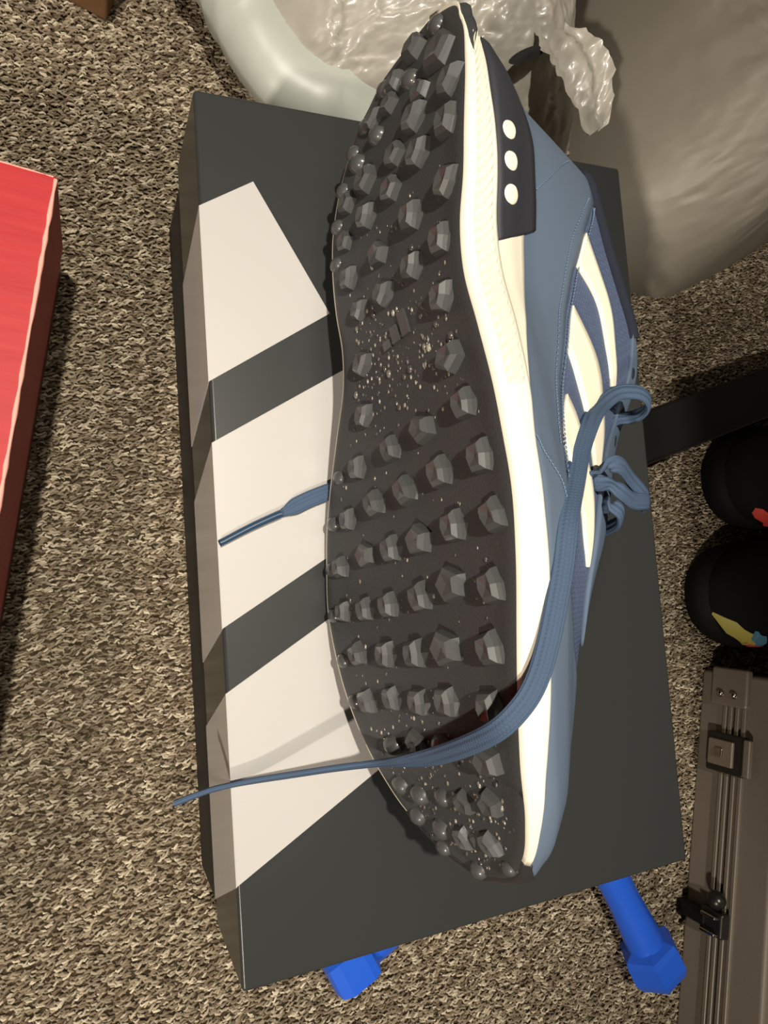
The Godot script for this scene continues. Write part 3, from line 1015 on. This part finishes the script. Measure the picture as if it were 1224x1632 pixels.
func sneaker_mesh(k: int) -> ArrayMesh:
	# k 0 upper, 1 sole; toe at +x
	if k == 0:
		var rows := []
		for i in 61:
			var x := -.06 + .1398 * sin(PI * .5 * (i / 30.0 - 1.0)) if i > 30 else -.06 + .1398 * sin(PI * .5 * (i / 30.0 - 1.0))
			var half := sneaker_half(x)
			var h := sneaker_top(x)
			var row := []
			for j in 25:
				var a := PI * j / 24.0
				row.append(Vector3(x, .018 + (h - .018) * pow(maxf(sin(a), 0.0), .6), -cos(a) * half))
			rows.append(row)
		return grid(rows)
	var loops := []
	for e in [[.0, .92], [.003, .99], [.012, 1.04], [.020, 1.04], [.024, .98]]:
		var l := []
		for i in 48:
			var a := TAU * i / 48.0
			var x := -.06 + .141 * cos(a)
			var z := sneaker_half(-.06 + .1398 * cos(a)) * signf(sin(a))
			l.append(Vector3(-.06 + (x + .06) * lerpf(1.0, e[1], .5), e[0], z * e[1]))
		loops.append(l)
	return stacked(loops, false)

func sneakers() -> void:
	var up := sneaker_mesh(0)
	var so := sneaker_mesh(1)
	for k in 2:
		var lab: String = ["black sneaker with a red splash on its toe, next to the black bar", "black sneaker with yellow and blue toe patches, nearer the grey metal case"][k]
		var at := Transform3D(Basis(Vector3.UP, [PI + .10, PI + .04][k]), [Vector3(.346, .002, -.026), Vector3(.319, .002, .060)][k])
		var t := thing("sneaker", lab, "shoe", at, "black patterned sneakers")
		part("upper", up, M.sneaker, t)
		part("sole", so, M.sneaker_sole, t)
		var spots := [["red", .86, .62, .05, .34], ["red", .92, .40, .05, .22], ["red", .76, .45, .06, .30], ["blue", .74, .95, .05, .25]] if k == 0 else [["yellow", .95, .50, .06, .30], ["blue", .905, .52, .03, .20], ["blue", .77, .45, .09, .30], ["yellow", .74, .85, .05, .26], ["red", .87, .10, .07, .12], ["yellow", .62, .3, .04, .2]]
		for s in spots:
			var rw := []
			for i in 7:
				var row := []
				for j in 9:
					var q: float = s[1] + (i / 6.0 - .5) * s[3] * 1.6
					var spread: float = s[4] * (0.35 + .65 * sin(PI * (i + .6) / 7.2)) * (1.0 + .25 * sin(i * 1.7 + s[1] * 40))
					var a: float = s[2] + (j / 8.0 - .5) * spread * 2 + .3 * (i / 6.0 - .5)
					row.append(on_sneaker(q, a))
				rw.append(row)
			part("colour_patch", grid(rw), M.tint[s[0]], t).set_meta("label", s[0] + " patch")

func on_sneaker(q: float, a: float) -> Vector3:
	var x := minf(lerpf(-.20, .08, q), .0785)
	return Vector3(x, .018 + (sneaker_top(x) - .018) * pow(maxf(sin(a), 0.0), .6) + .0008, -cos(a) * (sneaker_half(x) + .0010))

func tool_case() -> void:
	var al := Vector3(-.236, 0, .972).normalized()
	var inn := Vector3(.972, 0, .236).normalized()
	# local x goes into the case, z along its front towards the viewer's lower edge
	var t := thing("tool_case", "dull grey metal case with a riveted corner, square latch and ribbed front", "case", Transform3D(Basis(inn, Vector3.UP, al), Vector3(.2533, 0, .1138)))
	var len := .42
	part("base_shell", rbox(Vector3(.24, .028, len), .003), M.case_grey, t, place(Vector3(.12, .0145, len * .5)))
	part("lid_shell", rbox(Vector3(.24, .034, len), .003), M.case_grey, t, place(Vector3(.12, .0485, len * .5)))
	part("lid_panel", rbox(Vector3(.215, .003, len - .025), .001), M.case_top, t, place(Vector3(.124, .0665, len * .5)))
	for y in [.0245, .0290, .0345, .0400]:
		part("frame_rail", rbox(Vector3(.003, .0032, len - .012), .0008), M.case_frame, t, place(Vector3(-.0006, y, len * .5)))
	# riveted corner cap
	var cap := part("corner_cap", rbox(Vector3(.006, .030, .026), .002), M.case_frame, t, place(Vector3(-.001, .028, .010)))
	for p in [Vector3(-.003, -.006, .005), Vector3(-.003, .005, .005)]:
		var riv := SphereMesh.new()
		riv.radius = .0028
		riv.height = .0056
		riv.radial_segments = 12
		riv.rings = 6
		part("rivet", riv, M.chrome, cap, place(p))
	# square latch
	var la := part("latch", rbox(Vector3(.006, .030, .026), .0015), M.dark_metal, t, place(Vector3(-.003, .030, .054)))
	part("latch_plate", rbox(Vector3(.004, .020, .017), .001), M.case_frame, la, place(Vector3(-.003, -.002, 0)))
	part("latch_button", rbox(Vector3(.003, .006, .006), .001), M.chrome, la, place(Vector3(-.0052, -.002, 0)))
	part("latch_hook", rbox(Vector3(.004, .005, .024), .001), M.case_frame, la, place(Vector3(-.002, .018, 0)))
	# handle hinge with its folded strap
	var hb := part("handle_bracket", rbox(Vector3(.010, .018, .016), .002), M.dark_metal, t, place(Vector3(-.004, .031, .160)))
	var knob := SphereMesh.new()
	knob.radius = .006
	knob.height = .012
	knob.radial_segments = 14
	knob.rings = 8
	part("knob", knob, M.dark_metal, hb, place(Vector3(-.003, .002, -.014)))
	for z in [-.004, .006]:
		part("pin", rbox(Vector3(.004, .012, .0025), .001), M.chrome, hb, place(Vector3(-.006, 0, z)))
	part("handle", rbox(Vector3(.007, .022, .010), .002), M.bar, t, place(Vector3(-.006, .016, .160)))

func dumbbell_parts(t: Node3D) -> void:
	# along x, axis at height zero
	for s in [-1.0, 1.0]:
		var loops := []
		for e in [[.0, .012], [.003, .0180], [.007, .0192], [.020, .0192], [.0255, .0168], [.027, .0125]]:
			var l := []
			for i in 6:
				var a := TAU * i / 6.0
				l.append(Vector3(s * (.036 + e[0]), sin(a) * e[1], cos(a) * e[1] * s))
			loops.append(l)
		part("weight_head", stacked(loops), M.blue_vinyl, t)
	var rw := []
	for i in 13:
		var x := lerpf(-.039, .039, i / 12.0)
		var r := .0116 + .0008 * cos(TAU * i / 12.0)
		var row := []
		for j in 21:
			row.append(Vector3(x, sin(TAU * j / 20) * r, cos(TAU * j / 20) * r))
		rw.append(row)
	part("grip", grid(rw, true), M.blue_vinyl, t)

func dumbbells() -> void:
	var h := .0192 * sin(PI / 3) + .001
	var d1 := Vector3(.0253, 0, .055).normalized()
	var t := thing("dumbbell", "blue hand weight with its grip in view, beside the grey metal case", "dumbbell", Transform3D(Basis(d1, Vector3.UP, d1.cross(Vector3.UP)), Vector3(.175, h, .298) - d1 * .063), "blue hand weights")
	dumbbell_parts(t)
	var d2 := Vector3(-.915, 0, .405).normalized()
	var t2: Node3D = t.duplicate()
	t2.name = numbered("dumbbell")
	add_child(t2)
	t2.transform = Transform3D(Basis(d2, Vector3.UP, d2.cross(Vector3.UP)), Vector3(-.0475, h, .2355) - d2 * .063)
	tag(t2, "blue hand weight with only one head corner peeking past the black box's lower edge", "dumbbell", "blue hand weights")

func cardboard_box() -> void:
	var c := Vector3(-.1340, 0, -.2890)
	var t := thing("cardboard_box", "plain brown cardboard box of which only one corner shows on the carpet", "box", Transform3D(Basis(Vector3.UP, -.35), c))
	part("body", rbox(Vector3(.16, .07, .08), .002), M.cardboard, t, place(Vector3(-.08, .036, -.04)))
	part("flap", rbox(Vector3(.158, .003, .038), .001), M.cardboard, t, place(Vector3(-.08, .0725, -.0205)))
	part("flap", rbox(Vector3(.158, .003, .038), .001), M.cardboard, t, place(Vector3(-.08, .0725, -.0595)))

func shade_desk() -> void:
	# added out of view over the far side to keep the ceiling light off
	var t := thing("shade_desk", "dark wooden desk standing over the grey metal case and the black sneakers", "shade_desk", place(Vector3(.40, 0, .40)))
	part("desk_top", rbox(Vector3(.65, .026, 1.23), .004), M.shade_desk, t, place(Vector3(0, .713, 0)))
	for z in [-.585, .585]:
		part("side_panel", rbox(Vector3(.10, .70, .024), .003), M.shade_desk, t, place(Vector3(.27, .35, z)))
	part("back_panel", rbox(Vector3(.018, .30, 1.15), .003), M.shade_desk, t, place(Vector3(.30, .54, 0)))
